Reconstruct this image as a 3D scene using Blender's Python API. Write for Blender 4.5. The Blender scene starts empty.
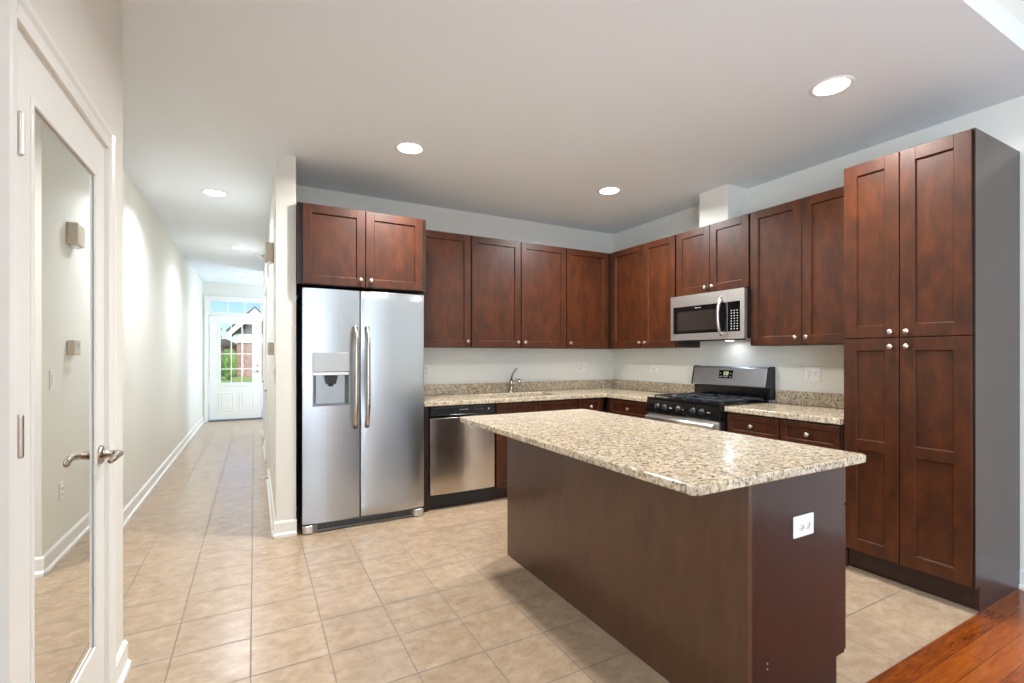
import bpy, bmesh, math, random
from mathutils import Vector, Matrix
random.seed(7)
scn = bpy.context.scene
COL = scn.collection
PI = math.pi

# ------------------------------------------------------------------ camera
cam_d = bpy.data.cameras.new('camera'); cam = bpy.data.objects.new('camera', cam_d); COL.objects.link(cam)
cam.location = (-3.752, -4.413, 1.293); cam.rotation_euler = (PI/2, 0, -0.4955)
cam_d.sensor_fit = 'HORIZONTAL'; cam_d.sensor_width = 36; cam_d.lens = 476.6*36/1024
cam_d.shift_y = 14.4/1024; cam_d.clip_start = 0.05; cam_d.clip_end = 200
scn.camera = cam
# ------------------------------------------------------------------ world, sun, window and added light, exposure
w = bpy.data.worlds.new('sky'); scn.world = w; w.use_nodes = True
nt = w.node_tree; bg = nt.nodes['Background']
wt_ = nt.nodes.new('ShaderNodeTexCoord'); ws = nt.nodes.new('ShaderNodeSeparateXYZ'); wr = nt.nodes.new('ShaderNodeValToRGB')
nt.links.new(wt_.outputs['Generated'], ws.inputs[0]); nt.links.new(ws.outputs[2], wr.inputs[0]); nt.links.new(wr.outputs[0], bg.inputs[0])
e_ = wr.color_ramp.elements; e_[0].position = 0; e_[0].color = (.72, .86, 1, 1); e_[1].position = .45; e_[1].color = (.12, .30, .80, 1)
x_ = e_.new(.10); x_.color = (.34, .58, 1, 1)
bg.inputs[1].default_value = 1.0
sd = bpy.data.lights.new('sun', 'SUN'); sd.energy = 3.0; sd.angle = 0.01; sd.color = (1, .95, .86)
so = bpy.data.objects.new('sun', sd); COL.objects.link(so); so.rotation_euler = (math.radians(42), 0, math.radians(25))

def area(name, loc, rot, sx, sy, power, color, spread=PI):
    l = bpy.data.lights.new(name, 'AREA'); l.shape = 'RECTANGLE'; l.size = sx; l.size_y = sy
    l.energy = power; l.color = color; l.spread = spread
    o = bpy.data.objects.new(name, l); COL.objects.link(o); o.location = loc; o.rotation_euler = rot
    return o
DAY = (0.77, 0.97, 1.20)
area('window_daylight', (-3.5, -8.50, 1.45), (PI/2, 0, 0), 1.2, 2.2, 7, DAY)          # living room, window behind the camera
area('window_daylight', (-4.20, -6.6, 1.45), (PI/2, 0, -PI/2), 2.7, 2.2, 102, DAY)        # added fill: unseen wide window put in the left living room wall
area('window_daylight', (-2.06, 5.65, 1.5), (PI/2, 0, PI/2), 1.3, 1.5, 26, DAY)   # added fill: unseen foyer window put in to light the hall
KW = (0.98, 0.99, 0.99); HW = (0.93, 1.0, 1.12)
KITCHEN_W = 27; HALL_W = 12; LIVING_W = 2
vs = scn.view_settings
scn.display_settings.display_device = 'sRGB'
vs.view_transform = 'Standard'; vs.look = 'None'; vs.exposure = 0.66; vs.gamma = 1.0; vs.use_curve_mapping = False

# ------------------------------------------------------------------ materials
def srgb(r, g, b):
    f = lambda c: (c/255/12.92) if c/255 <= .04045 else ((c/255+.055)/1.055)**2.4
    return (f(r), f(g), f(b), 1)
MATS = {}
def new_mat(name):
    m = bpy.data.materials.new(name); m.use_nodes = True; MATS[name] = m
    return m, m.node_tree, m.node_tree.nodes['Principled BSDF']
def plain(name, col, rough=.5, metal=0, spec=.5, coat=0, bump=0, bscale=200, var=0.0):
    m, t, b = new_mat(name)
    b.inputs['Base Color'].default_value = col; b.inputs['Roughness'].default_value = rough
    b.inputs['Metallic'].default_value = metal; b.inputs['Specular IOR Level'].default_value = spec
    b.inputs['Coat Weight'].default_value = coat; b.inputs['Coat Roughness'].default_value = .15
    tc = t.nodes.new('ShaderNodeTexCoord'); n = t.nodes.new('ShaderNodeTexNoise')
    n.inputs['Scale'].default_value = bscale; n.inputs['Detail'].default_value = 3
    t.links.new(tc.outputs['Object'], n.inputs['Vector'])
    if bump:
        bp = t.nodes.new('ShaderNodeBump'); bp.inputs['Strength'].default_value = bump; bp.inputs['Distance'].default_value = .002
        t.links.new(n.outputs[0], bp.inputs['Height']); t.links.new(bp.outputs[0], b.inputs['Normal'])
    if var:
        mx = t.nodes.new('ShaderNodeMix'); mx.data_type = 'RGBA'
        mx.inputs[6].default_value = tuple(c*(1-var) for c in col[:3])+(1,); mx.inputs[7].default_value = tuple(min(1, c*(1+var)) for c in col[:3])+(1,)
        t.links.new(n.outputs[0], mx.inputs[0]); t.links.new(mx.outputs[2], b.inputs['Base Color'])
    return m
def ramp(t, stops, src):
    r = t.nodes.new('ShaderNodeValToRGB'); e = r.color_ramp.elements
    e[0].position, e[0].color = stops[0]; e[1].position, e[1].color = stops[-1]
    for p, c in stops[1:-1]:
        x = e.new(p); x.color = c
    t.links.new(src, r.inputs[0]); return r
def mapping(t, scale=(1,1,1), loc=(0,0,0), kind='Object'):
    tc = t.nodes.new('ShaderNodeTexCoord'); mp = t.nodes.new('ShaderNodeMapping')
    mp.inputs['Scale'].default_value = scale; mp.inputs['Location'].default_value = loc
    t.links.new(tc.outputs[kind], mp.inputs[0]); return mp.outputs[0]
def noise(t, vec, scale, detail=4, rough=.5, dist=0):
    n = t.nodes.new('ShaderNodeTexNoise'); n.inputs['Scale'].default_value = scale; n.inputs['Detail'].default_value = detail
    n.inputs['Roughness'].default_value = rough; n.inputs['Distortion'].default_value = dist
    t.links.new(vec, n.inputs['Vector']); return n
def mixc(t, fac, a, b, mode='MIX'):
    mx = t.nodes.new('ShaderNodeMix'); mx.data_type = 'RGBA'; mx.blend_type = mode
    for s, i in ((fac, 0), (a, 6), (b, 7)):
        if hasattr(s, 'is_linked') or hasattr(s, 'links'): t.links.new(s, mx.inputs[i])
        else: mx.inputs[i].default_value = s
    return mx.outputs[2]
def mth(t, op, a, b=None):
    m = t.nodes.new('ShaderNodeMath'); m.operation = op
    for s, i in ((a, 0), (b, 1)):
        if s is None: continue
        if hasattr(s, 'links'): t.links.new(s, m.inputs[i])
        else: m.inputs[i].default_value = s
    return m.outputs[0]

plain('wall_paint', srgb(231, 228, 218), .55, bump=.04, bscale=350)
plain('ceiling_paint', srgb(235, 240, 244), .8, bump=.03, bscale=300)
plain('trim_white', srgb(238, 236, 229), .3, spec=.5, bump=.01)
plain('plate_white', srgb(240, 238, 232), .3)
plain('beige_plastic', srgb(205, 192, 174), .5)
plain('toe_strip', srgb(128, 108, 90), .6)
plain('slot_dark', srgb(60, 58, 55), .5)
plain('black_gloss', srgb(14, 14, 15), .12, spec=.6)
plain('black_plastic', srgb(24, 24, 25), .35)
plain('cast_iron', srgb(52, 55, 60), .38, metal=.3, bump=.2, bscale=600)
plain('grey_metal', srgb(120, 122, 126), .35, metal=1)
plain('nickel', srgb(214, 206, 196), .28, metal=1)
plain('bronze_nickel', srgb(180, 168, 154), .25, metal=1)
plain('handle_nickel', srgb(196, 188, 178), .24, metal=1)
plain('chrome', srgb(225, 225, 226), .12, metal=1)
plain('window_glass_dark', srgb(46, 40, 36), .08, spec=.7)
plain('badge', srgb(228, 228, 226), .3, metal=.4)
plain('key_white', srgb(190, 190, 188), .5)
plain('sink_steel', srgb(170, 170, 170), .3, metal=1)
plain('dispenser_grey', srgb(166, 170, 172), .3, metal=.8)
plain('mirror_pane', srgb(236, 237, 236), .015, metal=1)
plain('concrete', srgb(222, 220, 214), .85, bump=.3, bscale=60, var=.06)
plain('lawn', srgb(150, 168, 84), .9, bump=.6, bscale=30, var=.35)
plain('leaf', srgb(122, 150, 66), .7, bump=.8, bscale=5, var=.6)
plain('bark', srgb(90, 70, 55), .9, bump=.6, bscale=30)
plain('roof_shingle', srgb(110, 98, 88), .9, bump=.5, bscale=60, var=.2)
plain('soffit', srgb(206, 190, 158), .7)
plain('siding_dark', srgb(112, 104, 92), .8)
plain('fascia', srgb(240, 228, 206), .6)

def emis(name, col, strength):
    m, t, b = new_mat(name); b.inputs['Emission Color'].default_value = col; b.inputs['Emission Strength'].default_value = strength
    b.inputs['Base Color'].default_value = (.8, .8, .8, 1); return m
emis('lamp_warm', (1, .93, .82, 1), 6); emis('lamp_cool', (1, .98, .94, 1), 6); emis('display_green', (.55, .9, .15, 1), .6)
emis('window_sky', (.86, .94, 1, 1), .7)  # glowing pane of the back window and of the added fill windows

# stainless: brushed streaks along one axis
def stainless(name, col, rough, stretch, wave=1.0):
    m, t, b = new_mat(name); v = mapping(t, stretch)
    n = noise(t, v, 60, 4); b.inputs['Metallic'].default_value = 1
    b.inputs['Base Color'].default_value = col
    b.inputs['Roughness'].default_value = rough
    bc = ramp(t, [(.35, tuple(c*.97 for c in col[:3])+(1,)), (.65, col)], n.outputs[0]); t.links.new(bc.outputs[0], b.inputs['Base Color'])
    n2 = noise(t, mapping(t, (1.3, 1.3, 1.3)), 2.4, 1)
    bp = t.nodes.new('ShaderNodeBump'); bp.inputs['Strength'].default_value = .3*wave; bp.inputs['Distance'].default_value = .012
    t.links.new(n2.outputs[0], bp.inputs['Height']); t.links.new(bp.outputs[0], b.inputs['Normal'])
stainless('stainless', srgb(184, 187, 189), .28, (.3, .3, 2), 0)
stainless('stainless_panel', srgb(178, 176, 172), .38, (.3, .3, 2), 0)
stainless('stainless_guard', srgb(192, 198, 204), .38, (.3, .3, 2), 0)
stainless('stainless_warm', srgb(214, 210, 204), .42, (.3, .3, 2), .0)
stainless('stainless_vertical', srgb(214, 206, 196), .2, (12, 12, .3))

# cabinet wood: stained maple, blotchy
def wood(name, dark, mid, light, rough, coat, crough=.25):
    m, t, b = new_mat(name)
    v = mapping(t, (1.6, 1.6, .7)); n = noise(t, v, 9, 6, .6, .4)
    v2 = mapping(t, (30, 30, 1.6)); n2 = noise(t, v2, 3, 5, .6)
    v3 = mapping(t, (1, 1, 1)); n3 = noise(t, v3, 1.7, 2)
    r = ramp(t, [(.28, dark), (.5, mid), (.75, light)], n.outputs[0])
    g = ramp(t, [(.35, (.72, .72, .72, 1)), (.65, (1.08, 1.06, 1.04, 1))], n2.outputs[0])
    c = mixc(t, .3, r.outputs[0], g.outputs[0], 'MULTIPLY')
    t.links.new(c, b.inputs['Base Color']); b.inputs['Roughness'].default_value = rough
    b.inputs['Coat Weight'].default_value = coat; b.inputs['Coat Roughness'].default_value = crough; b.inputs['Specular IOR Level'].default_value = .35
    bp = t.nodes.new('ShaderNodeBump'); bp.inputs['Strength'].default_value = .06; bp.inputs['Distance'].default_value = .002
    t.links.new(n2.outputs[0], bp.inputs['Height']); t.links.new(bp.outputs[0], b.inputs['Normal'])
wood('cabinet_wood', srgb(51, 25, 9), srgb(68, 32, 11), srgb(87, 42, 15), .42, .05)
wood('panel_wood', srgb(70, 43, 24), srgb(78, 48, 27), srgb(86, 53, 30), .36, .6, .14)
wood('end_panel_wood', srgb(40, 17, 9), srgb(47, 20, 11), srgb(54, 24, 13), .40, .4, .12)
wood('frame_wood', srgb(38, 20, 12), srgb(44, 24, 14), srgb(54, 30, 18), .4, .2)

# granite
def granite():
    m, t, b = new_mat('granite')
    v = mapping(t, (1, 1, 1))
    n1 = noise(t, v, 42, 8, .7, .3); n2 = noise(t, v, 72, 4, .6, .2); n3 = noise(t, v, 9, 3, .5)
    vo = t.nodes.new('ShaderNodeTexVoronoi'); vo.inputs['Scale'].default_value = 120; t.links.new(v, vo.inputs['Vector'])
    base = ramp(t, [(.32, srgb(132, 116, 100)), (.44, srgb(184, 166, 138)), (.56, srgb(211, 195, 168)), (.70, srgb(230, 219, 198))], n1.outputs[0])
    sp = ramp(t, [(.38, (1, 1, 1, 1)), (.46, (0, 0, 0, 1))], n2.outputs[0])
    c = mixc(t, mth(t, 'MULTIPLY', sp.outputs[0], .85), base.outputs[0], srgb(92, 80, 72))
    n4 = noise(t, mapping(t, (1, 1, 1), (5.2, 1.7, 3.3)), 60, 4, .6, .3)
    sp2 = ramp(t, [(.60, (0, 0, 0, 1)), (.66, (1, 1, 1, 1))], n4.outputs[0])
    c = mixc(t, mth(t, 'MULTIPLY', sp2.outputs[0], .85), c, srgb(70, 62, 60))
    sp3 = ramp(t, [(.0, (1, 1, 1, 1)), (.25, (0, 0, 0, 1))], vo.outputs['Distance'])
    c = mixc(t, mth(t, 'MULTIPLY', sp3.outputs[0], .35), c, srgb(240, 236, 226))
    cl = ramp(t, [(.4, (.93, .93, .95, 1)), (.65, (1.0, .98, .94, 1))], n3.outputs[0])
    c = mixc(t, 1.0, c, cl.outputs[0], 'MULTIPLY')
    t.links.new(c, b.inputs['Base Color']); b.inputs['Roughness'].default_value = .16; b.inputs['Specular IOR Level'].default_value = .5
granite()

# tile floor: 30 cm ceramic squares, thin grout
def tile():
    m, t, b = new_mat('floor_tile')
    tc = t.nodes.new('ShaderNodeTexCoord'); sep = t.nodes.new('ShaderNodeSeparateXYZ'); t.links.new(tc.outputs['Object'], sep.inputs[0])
    def line(o, off, wd=.009):
        f = mth(t, 'FRACT', mth(t, 'DIVIDE', mth(t, 'SUBTRACT', o, off), .3))
        d = mth(t, 'MINIMUM', f, mth(t, 'SUBTRACT', 1.0, f))
        return mth(t, 'LESS_THAN', d, wd)
    gx = line(sep.outputs[0], -3.765-30); gy = line(sep.outputs[1], -1.322-30, .0125)
    g = mth(t, 'MAXIMUM', gx, gy)
    v = mapping(t, (1, 1, 1)); n1 = noise(t, v, 11, 8, .7, .5)
    v2 = mapping(t, (1.2, 2.2, 1)); n2 = noise(t, v2, 9, 7, .7, .6)
    cx = mth(t, 'FLOOR', mth(t, 'DIVIDE', mth(t, 'SUBTRACT', sep.outputs[0], -33.765), .3))
    cy = mth(t, 'FLOOR', mth(t, 'DIVIDE', mth(t, 'SUBTRACT', sep.outputs[1], -31.322), .3))
    cb = t.nodes.new('ShaderNodeCombineXYZ'); t.links.new(cx, cb.inputs[0]); t.links.new(cy, cb.inputs[1])
    wn = t.nodes.new('ShaderNodeTexWhiteNoise'); t.links.new(cb.outputs[0], wn.inputs['Vector'])
    s = mth(t, 'ADD', mth(t, 'MULTIPLY', n1.outputs[0], .5), mth(t, 'MULTIPLY', n2.outputs[0], .5))
    s = mth(t, 'ADD', s, mth(t, 'MULTIPLY', mth(t, 'SUBTRACT', wn.outputs[0], .5), .03))
    r = ramp(t, [(.36, srgb(157, 133, 107)), (.5, srgb(173, 148, 121)), (.64, srgb(188, 164, 138))], s)
    c = mixc(t, mth(t, 'MULTIPLY', g, .8), r.outputs[0], srgb(106, 94, 84))
    t.links.new(c, b.inputs['Base Color']); b.inputs['Specular IOR Level'].default_value = .65
    rr = mth(t, 'ADD', .24, mth(t, 'MULTIPLY', g, .4)); t.links.new(rr, b.inputs['Roughness'])
    bp = t.nodes.new('ShaderNodeBump'); bp.inputs['Strength'].default_value = .25; bp.inputs['Distance'].default_value = .002
    h = mth(t, 'SUBTRACT', mth(t, 'MULTIPLY', n2.outputs[0], .4), g); t.links.new(h, bp.inputs['Height']); t.links.new(bp.outputs[0], b.inputs['Normal'])
tile()

# hardwood: planks along X
def hardwood():
    m, t, b = new_mat('hardwood')
    br = t.nodes.new('ShaderNodeTexBrick'); v = mapping(t, (1, 1, 1), (.13, .02, 0)); t.links.new(v, br.inputs['Vector'])
    br.inputs['Scale'].default_value = 1; br.inputs['Brick Width'].default_value = .9; br.inputs['Row Height'].default_value = .083
    br.inputs['Mortar Size'].default_value = .0012; br.offset = .37; br.inputs['Bias'].default_value = 0
    br.inputs['Color1'].default_value = (0, 0, 0, 1); br.inputs['Color2'].default_value = (1, 1, 1, 1); br.inputs['Mortar'].default_value = (.5, .5, .5, 1)
    n = noise(t, mapping(t, (1.5, 14, 1)), 4, 8, .65, 1.4); n2 = noise(t, mapping(t, (1, 3, 1)), 3, 4)
    s = mth(t, 'ADD', mth(t, 'MULTIPLY', n.outputs[0], .6), mth(t, 'MULTIPLY', br.outputs['Color'], .22))
    s = mth(t, 'ADD', s, mth(t, 'MULTIPLY', n2.outputs[0], .2))
    r = ramp(t, [(.3, srgb(86, 38, 9)), (.46, srgb(132, 62, 16)), (.62, srgb(158, 80, 24)), (.8, srgb(176, 98, 36))], s)
    c = mixc(t, br.outputs['Fac'], r.outputs[0], srgb(86, 42, 16))
    t.links.new(c, b.inputs['Base Color']); b.inputs['Roughness'].default_value = .25; b.inputs['Coat Weight'].default_value = .3; b.inputs['Coat Roughness'].default_value = .12
hardwood()
def brick():
    m, t, b = new_mat('brick')
    br = t.nodes.new('ShaderNodeTexBrick')
    tc = t.nodes.new('ShaderNodeTexCoord'); sp = t.nodes.new('ShaderNodeSeparateXYZ'); cb = t.nodes.new('ShaderNodeCombineXYZ')
    t.links.new(tc.outputs['Object'], sp.inputs[0])
    t.links.new(mth(t, 'ADD', sp.outputs[0], sp.outputs[1]), cb.inputs[0]); t.links.new(sp.outputs[2], cb.inputs[1]); t.links.new(cb.outputs[0], br.inputs['Vector'])
    br.inputs['Scale'].default_value = 1; br.inputs['Brick Width'].default_value = .24; br.inputs['Row Height'].default_value = .08; br.inputs['Mortar Size'].default_value = .008
    br.inputs['Color1'].default_value = srgb(160, 92, 74); br.inputs['Color2'].default_value = srgb(196, 134, 112); br.inputs['Mortar'].default_value = srgb(200, 186, 170)
    t.links.new(br.outputs[0], b.inputs['Base Color']); b.inputs['Roughness'].default_value = .9
brick()

def glass(name):
    m, t, b = new_mat(name)
    out = t.nodes['Material Output']; gl = t.nodes.new('ShaderNodeBsdfGlossy'); tr = t.nodes.new('ShaderNodeBsdfTransparent')
    gl.inputs['Roughness'].default_value = .02; tr.inputs[0].default_value = (.96, .98, .97, 1)
    fr = t.nodes.new('ShaderNodeFresnel'); fr.inputs[0].default_value = 1.45; mx = t.nodes.new('ShaderNodeMixShader')
    t.links.new(fr.outputs[0], mx.inputs[0]); t.links.new(tr.outputs[0], mx.inputs[1]); t.links.new(gl.outputs[0], mx.inputs[2]); t.links.new(mx.outputs[0], out.inputs[0])
glass('clear_glass')

# ------------------------------------------------------------------ geometry helpers
ORG = {}
# frames: local (a = to the right as seen from the front, d = out towards the viewer, z up) -> world
def fr_S(x0, y0): return lambda a, d, z: (x0+a, y0-d, z)        # faces -Y
def fr_W(x0, y0): return lambda a, d, z: (x0-d, y0-a, z)        # faces -X
def fr_E(x0, y0): return lambda a, d, z: (x0+d, y0+a, z)        # faces +X
WORLD = lambda x, y, z: (x, y, z)
class MB:
    def __init__(s, f=WORLD): s.bm = bmesh.new(); s.f = f
    def _v(s, p): return s.bm.verts.new(s.f(*p))
    def box(s, a0, a1, b0, b1, z0, z1):
        v = [s._v(p) for p in ((a0,b0,z0),(a1,b0,z0),(a1,b1,z0),(a0,b1,z0),(a0,b0,z1),(a1,b0,z1),(a1,b1,z1),(a0,b1,z1))]
        for q in ((0,3,2,1),(4,5,6,7),(0,1,5,4),(1,2,6,5),(2,3,7,6),(3,0,4,7)): s.bm.faces.new([v[i] for i in q])
        return s
    def prism(s, pts, axis, c0, c1):     # polygon in the two other axes, extruded along axis
        def P(u, v, c): return (c, u, v) if axis == 0 else ((u, c, v) if axis == 1 else (u, v, c))
        A = [s._v(P(u, v, c0)) for u, v in pts]; B = [s._v(P(u, v, c1)) for u, v in pts]
        s.bm.faces.new(A); s.bm.faces.new(B[::-1]); n = len(pts)
        for i in range(n): s.bm.faces.new((A[i], A[(i+1) % n], B[(i+1) % n], B[i]))
        return s
    def rings(s, rs, cap=True, smooth=True):   # list of rings of local points
        R = [[s._v(p) for p in r] for r in rs]
        for A, B in zip(R, R[1:]):
            n = len(A)
            for i in range(n):
                f = s.bm.faces.new((A[i], A[(i+1) % n], B[(i+1) % n], B[i])); f.smooth = smooth
        if cap: s.bm.faces.new(R[0][::-1]); s.bm.faces.new(R[-1])
        return s
    def lathe(s, c, axis, prof, n=16):   # prof: (distance along axis, radius)
        c = Vector(c); ax = Vector(axis).normalized(); u = ax.orthogonal().normalized(); v = ax.cross(u)
        return s.rings([[tuple(c+ax*h+(u*math.cos(2*PI*i/n)+v*math.sin(2*PI*i/n))*max(r, 1e-4)) for i in range(n)] for h, r in prof])
    def tube(s, pts, r, n=10, flat=1.0):
        pts = [Vector(p) for p in pts]; rs = []; u = None
        for i, p in enumerate(pts):
            t = (pts[min(i+1, len(pts)-1)]-pts[max(i-1, 0)]).normalized()
            u = t.orthogonal().normalized() if u is None else (u-t*u.dot(t)).normalized()
            v = t.cross(u); rr = r[i] if isinstance(r, (list, tuple)) else r
            rs.append([tuple(p+(u*math.cos(2*PI*k/n)*flat+v*math.sin(2*PI*k/n))*rr) for k in range(n)])
        return s.rings(rs)
    def cells(s, xs, ys, keep, z0, z1):
        V = {}
        def g(i, j, k):
            if (i, j, k) not in V: V[(i, j, k)] = s._v((xs[i], ys[j], (z0, z1)[k]))
            return V[(i, j, k)]
        K = lambda i, j: 0 <= i < len(xs)-1 and 0 <= j < len(ys)-1 and keep(i, j)
        for i in range(len(xs)-1):
            for j in range(len(ys)-1):
                if not K(i, j): continue
                s.bm.faces.new((g(i,j,1), g(i+1,j,1), g(i+1,j+1,1), g(i,j+1,1)))
                s.bm.faces.new((g(i,j,0), g(i,j+1,0), g(i+1,j+1,0), g(i+1,j,0)))
                if not K(i-1, j): s.bm.faces.new((g(i,j,0), g(i,j,1), g(i,j+1,1), g(i,j+1,0)))
                if not K(i+1, j): s.bm.faces.new((g(i+1,j,0), g(i+1,j+1,0), g(i+1,j+1,1), g(i+1,j,1)))
                if not K(i, j-1): s.bm.faces.new((g(i,j,0), g(i+1,j,0), g(i+1,j,1), g(i,j,1)))
                if not K(i, j+1): s.bm.faces.new((g(i,j+1,0), g(i,j+1,1), g(i+1,j+1,1), g(i+1,j+1,0)))
        bmesh.ops.recalc_face_normals(s.bm, faces=s.bm.faces[:])
        bmesh.ops.dissolve_limit(s.bm, angle_limit=.01, verts=s.bm.verts[:], edges=s.bm.edges[:])
        return s
    def build(s, name, mat, parent=None, bevel=0, seg=2, org=None, smooth=False, label=None):
        bmesh.ops.recalc_face_normals(s.bm, faces=s.bm.faces[:])
        o3 = Vector(ORG[parent.name]) if parent else Vector(org or (0, 0, 0))
        bmesh.ops.translate(s.bm, verts=s.bm.verts[:], vec=-o3)
        me = bpy.data.meshes.new(name); s.bm.to_mesh(me); s.bm.free()
        if isinstance(mat, str): mat = MATS[mat]
        me.materials.append(mat)
        o = bpy.data.objects.new(name, me); COL.objects.link(o)
        if parent: o.parent = parent
        else: o.location = o3
        ORG[o.name] = tuple(o3)
        if smooth:
            for p in me.polygons: p.use_smooth = True
        if bevel:
            b = o.modifiers.new('bevel', 'BEVEL'); b.width = bevel; b.segments = seg; b.limit_method = 'ANGLE'; b.angle_limit = math.radians(40)
            b.harden_normals = False
        if label: o['label'] = label
        return o
def thing(name, label, cat, org, group=None):
    o = bpy.data.objects.new(name, None); COL.objects.link(o); o.location = org; o.empty_display_size = .1
    o['label'] = label; o['category'] = cat
    if group: o['group'] = group
    ORG[o.name] = tuple(org); return o
def tag(o, label, cat, group=None):
    o['label'] = label; o['category'] = cat
    if group: o['group'] = group
    return o
def struct(o):
    o['kind'] = 'structure'; return o
def text(name, body, size, f, a, d, z, parent, mat, facing, depth=.0004):
    c = bpy.data.curves.new(name, 'FONT'); c.body = body; c.size = size; c.extrude = depth; c.align_x = 'CENTER'; c.align_y = 'CENTER'
    tmp = bpy.data.objects.new(name, c); COL.objects.link(tmp)
    bpy.context.view_layer.update()
    me = bpy.data.meshes.new_from_object(tmp.evaluated_get(bpy.context.evaluated_depsgraph_get()))
    bpy.data.objects.remove(tmp); me.name = name
    rot = {'S': Matrix.Rotation(PI/2, 4, 'X'), 'W': Matrix.Rotation(-PI/2, 4, 'Z') @ Matrix.Rotation(PI/2, 4, 'X')}[facing]
    p = Vector(f(a, d, z)) - Vector(ORG[parent.name])
    me.transform(Matrix.Translation(p) @ rot); me.materials.clear(); me.materials.append(MATS[mat])
    o = bpy.data.objects.new(name, me); COL.objects.link(o); o.parent = parent; ORG[o.name] = ORG[parent.name]; return o

# ------------------------------------------------------------------ the room shell
HC = 2.738
YE = 6.65; YK = -3.43; XL = -4.641; XD = -4.23; YD = -1.915; XP0 = -3.617; XP1 = -3.486; YP = -.625
YF = 4.75                               # where the right hall wall stops and the foyer opens
struct(MB().box(-4.85, .15, YK, 6.85, -.1, 0).build('floor', 'floor_tile'))
struct(MB().box(-4.85, .15, -8.7, YK, -.1, 0).build('floor', 'hardwood'))
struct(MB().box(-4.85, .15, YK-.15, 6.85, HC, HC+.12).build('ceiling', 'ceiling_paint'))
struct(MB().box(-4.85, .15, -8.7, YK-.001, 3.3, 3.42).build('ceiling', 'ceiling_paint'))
struct(MB().box(-4.85, .15, YK-.15, YK, HC+.12, 3.42).build('wall_header', 'wall_paint'))
struct(MB().box(XP1+.001, .15, 0, .12, 0, HC).build('wall_back', 'wall_paint'))
struct(MB().box(0, .15, -8.7, 0, 0, 3.4).build('wall_right', 'wall_paint'))
wn = struct(MB().box(XD-.10, XD-.08, -7.98, -5.22, .32, 2.58).build('window_2', 'window_sky')); m = MB()  # window added out of view, placed to brighten the kitchen
for q in ((-5.22, -5.15, .25, 2.65), (-8.05, -7.98, .25, 2.65), (-7.98, -5.22, .25, .32), (-7.98, -5.22, 2.58, 2.65)): m.box(XD, XD+.02, q[0], q[1], q[2], q[3])
for y in (-7.1, -6.1): m.box(XD-.07, XD-.045, y-.025, y+.025, .32, 2.58)
m.build('window_frame', 'trim_white', wn)
struct(MB().box(XL-.15, XL, YD-.12, 6.8, 0, HC).build('wall_hall_left', 'wall_paint'))
# closet wall with the mirrored door, opening y -2.90 .. -2.12, z 0 .. 2.05
DY0, DY1, DZ = -2.945, -2.19, 2.045
m = MB(); m.box(XD-.12, XD, -5.22, DY0, 0, 3.4); m.box(XD-.12, XD, -8.7, -7.98, 0, 3.4); m.box(XD-.12, XD, -7.98, -5.22, 0, .32); m.box(XD-.12, XD, -7.98, -5.22, 2.58, 3.4); m.box(XD-.12, XD, DY1, YD, 0, HC); m.box(XD-.12, XD, DY0, DY1, DZ, HC); m.box(XD-.12, XD, YK, YD, HC, HC+.01)
m.box(XD-.12, XD, DY0, YK-.0, HC, 3.4)
struct(m.build('wall_closet', 'wall_paint'))
struct(MB().box(XL-.15, XD-.12, YD-.12, YD, 0, HC).build('wall_closet_return', 'wall_paint'))
struct(MB().box(XL-.15, XD-.12, -3.2, YD-.12, 0, HC).build('wall_closet_rear', 'wall_paint'))
# wall between kitchen and hall (with two interior doorways), ends in front of the refrigerator
D3 = (1.30, 2.12); D4 = (3.25, 4.07); DH = 2.06
m = MB()
for a, b in ((YP, D3[0]), (D3[1], D4[0]), (D4[1], YF)): m.box(XP0, XP1, a, b, 0, HC)
for a, b in (D3, D4): m.box(XP0, XP1, a, b, DH, HC)
struct(m.build('wall_partition', 'wall_paint'))
struct(MB().box(XP1, -2.0, YF-.12, YF, 0, HC).build('wall_foyer', 'wall_paint'))
# foyer side wall, with an unseen window added to light the hall
m = MB(); m.box(-2.0, -1.88, YF-.12, 5.0, 0, HC); m.box(-2.0, -1.88, 6.3, YE+.15, 0, HC); m.box(-2.0, -1.88, 5.0, 6.3, 0, .75); m.box(-2.0, -1.88, 5.0, 6.3, 2.25, HC)
struct(m.build('wall_foyer_right', 'wall_paint'))
w3 = struct(MB(fr_W(-2.0, 6.3)).box(0, 1.3, -.1, -.06, .75, 2.25).build('window_3', 'window_sky'))
mm = MB(fr_W(-2.0, 6.3))
for a0, a1, z0, z1 in ((-.07, 0, .68, 2.32), (1.3, 1.37, .68, 2.32), (0, 1.3, .68, .75), (0, 1.3, 2.25, 2.32)): mm.box(a0, a1, 0, .02, z0, z1)
mm.box(.63, .67, -.058, -.03, .75, 2.25); mm.box(0, 1.3, -.058, -.03, 1.48, 1.52); mm.build('window_frame', 'trim_white', w3)
# end wall with entry door + transom
EX0, EX1 = -4.545, -3.60; EZ = 2.41
m = MB(); m.box(XL, EX0, YE, YE+.15, 0, HC); m.box(EX1, -1.88, YE, YE+.15, 0, HC); m.box(EX0, EX1, YE, YE+.15, EZ, HC)
struct(m.build('wall_hall_end', 'wall_paint'))
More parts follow.
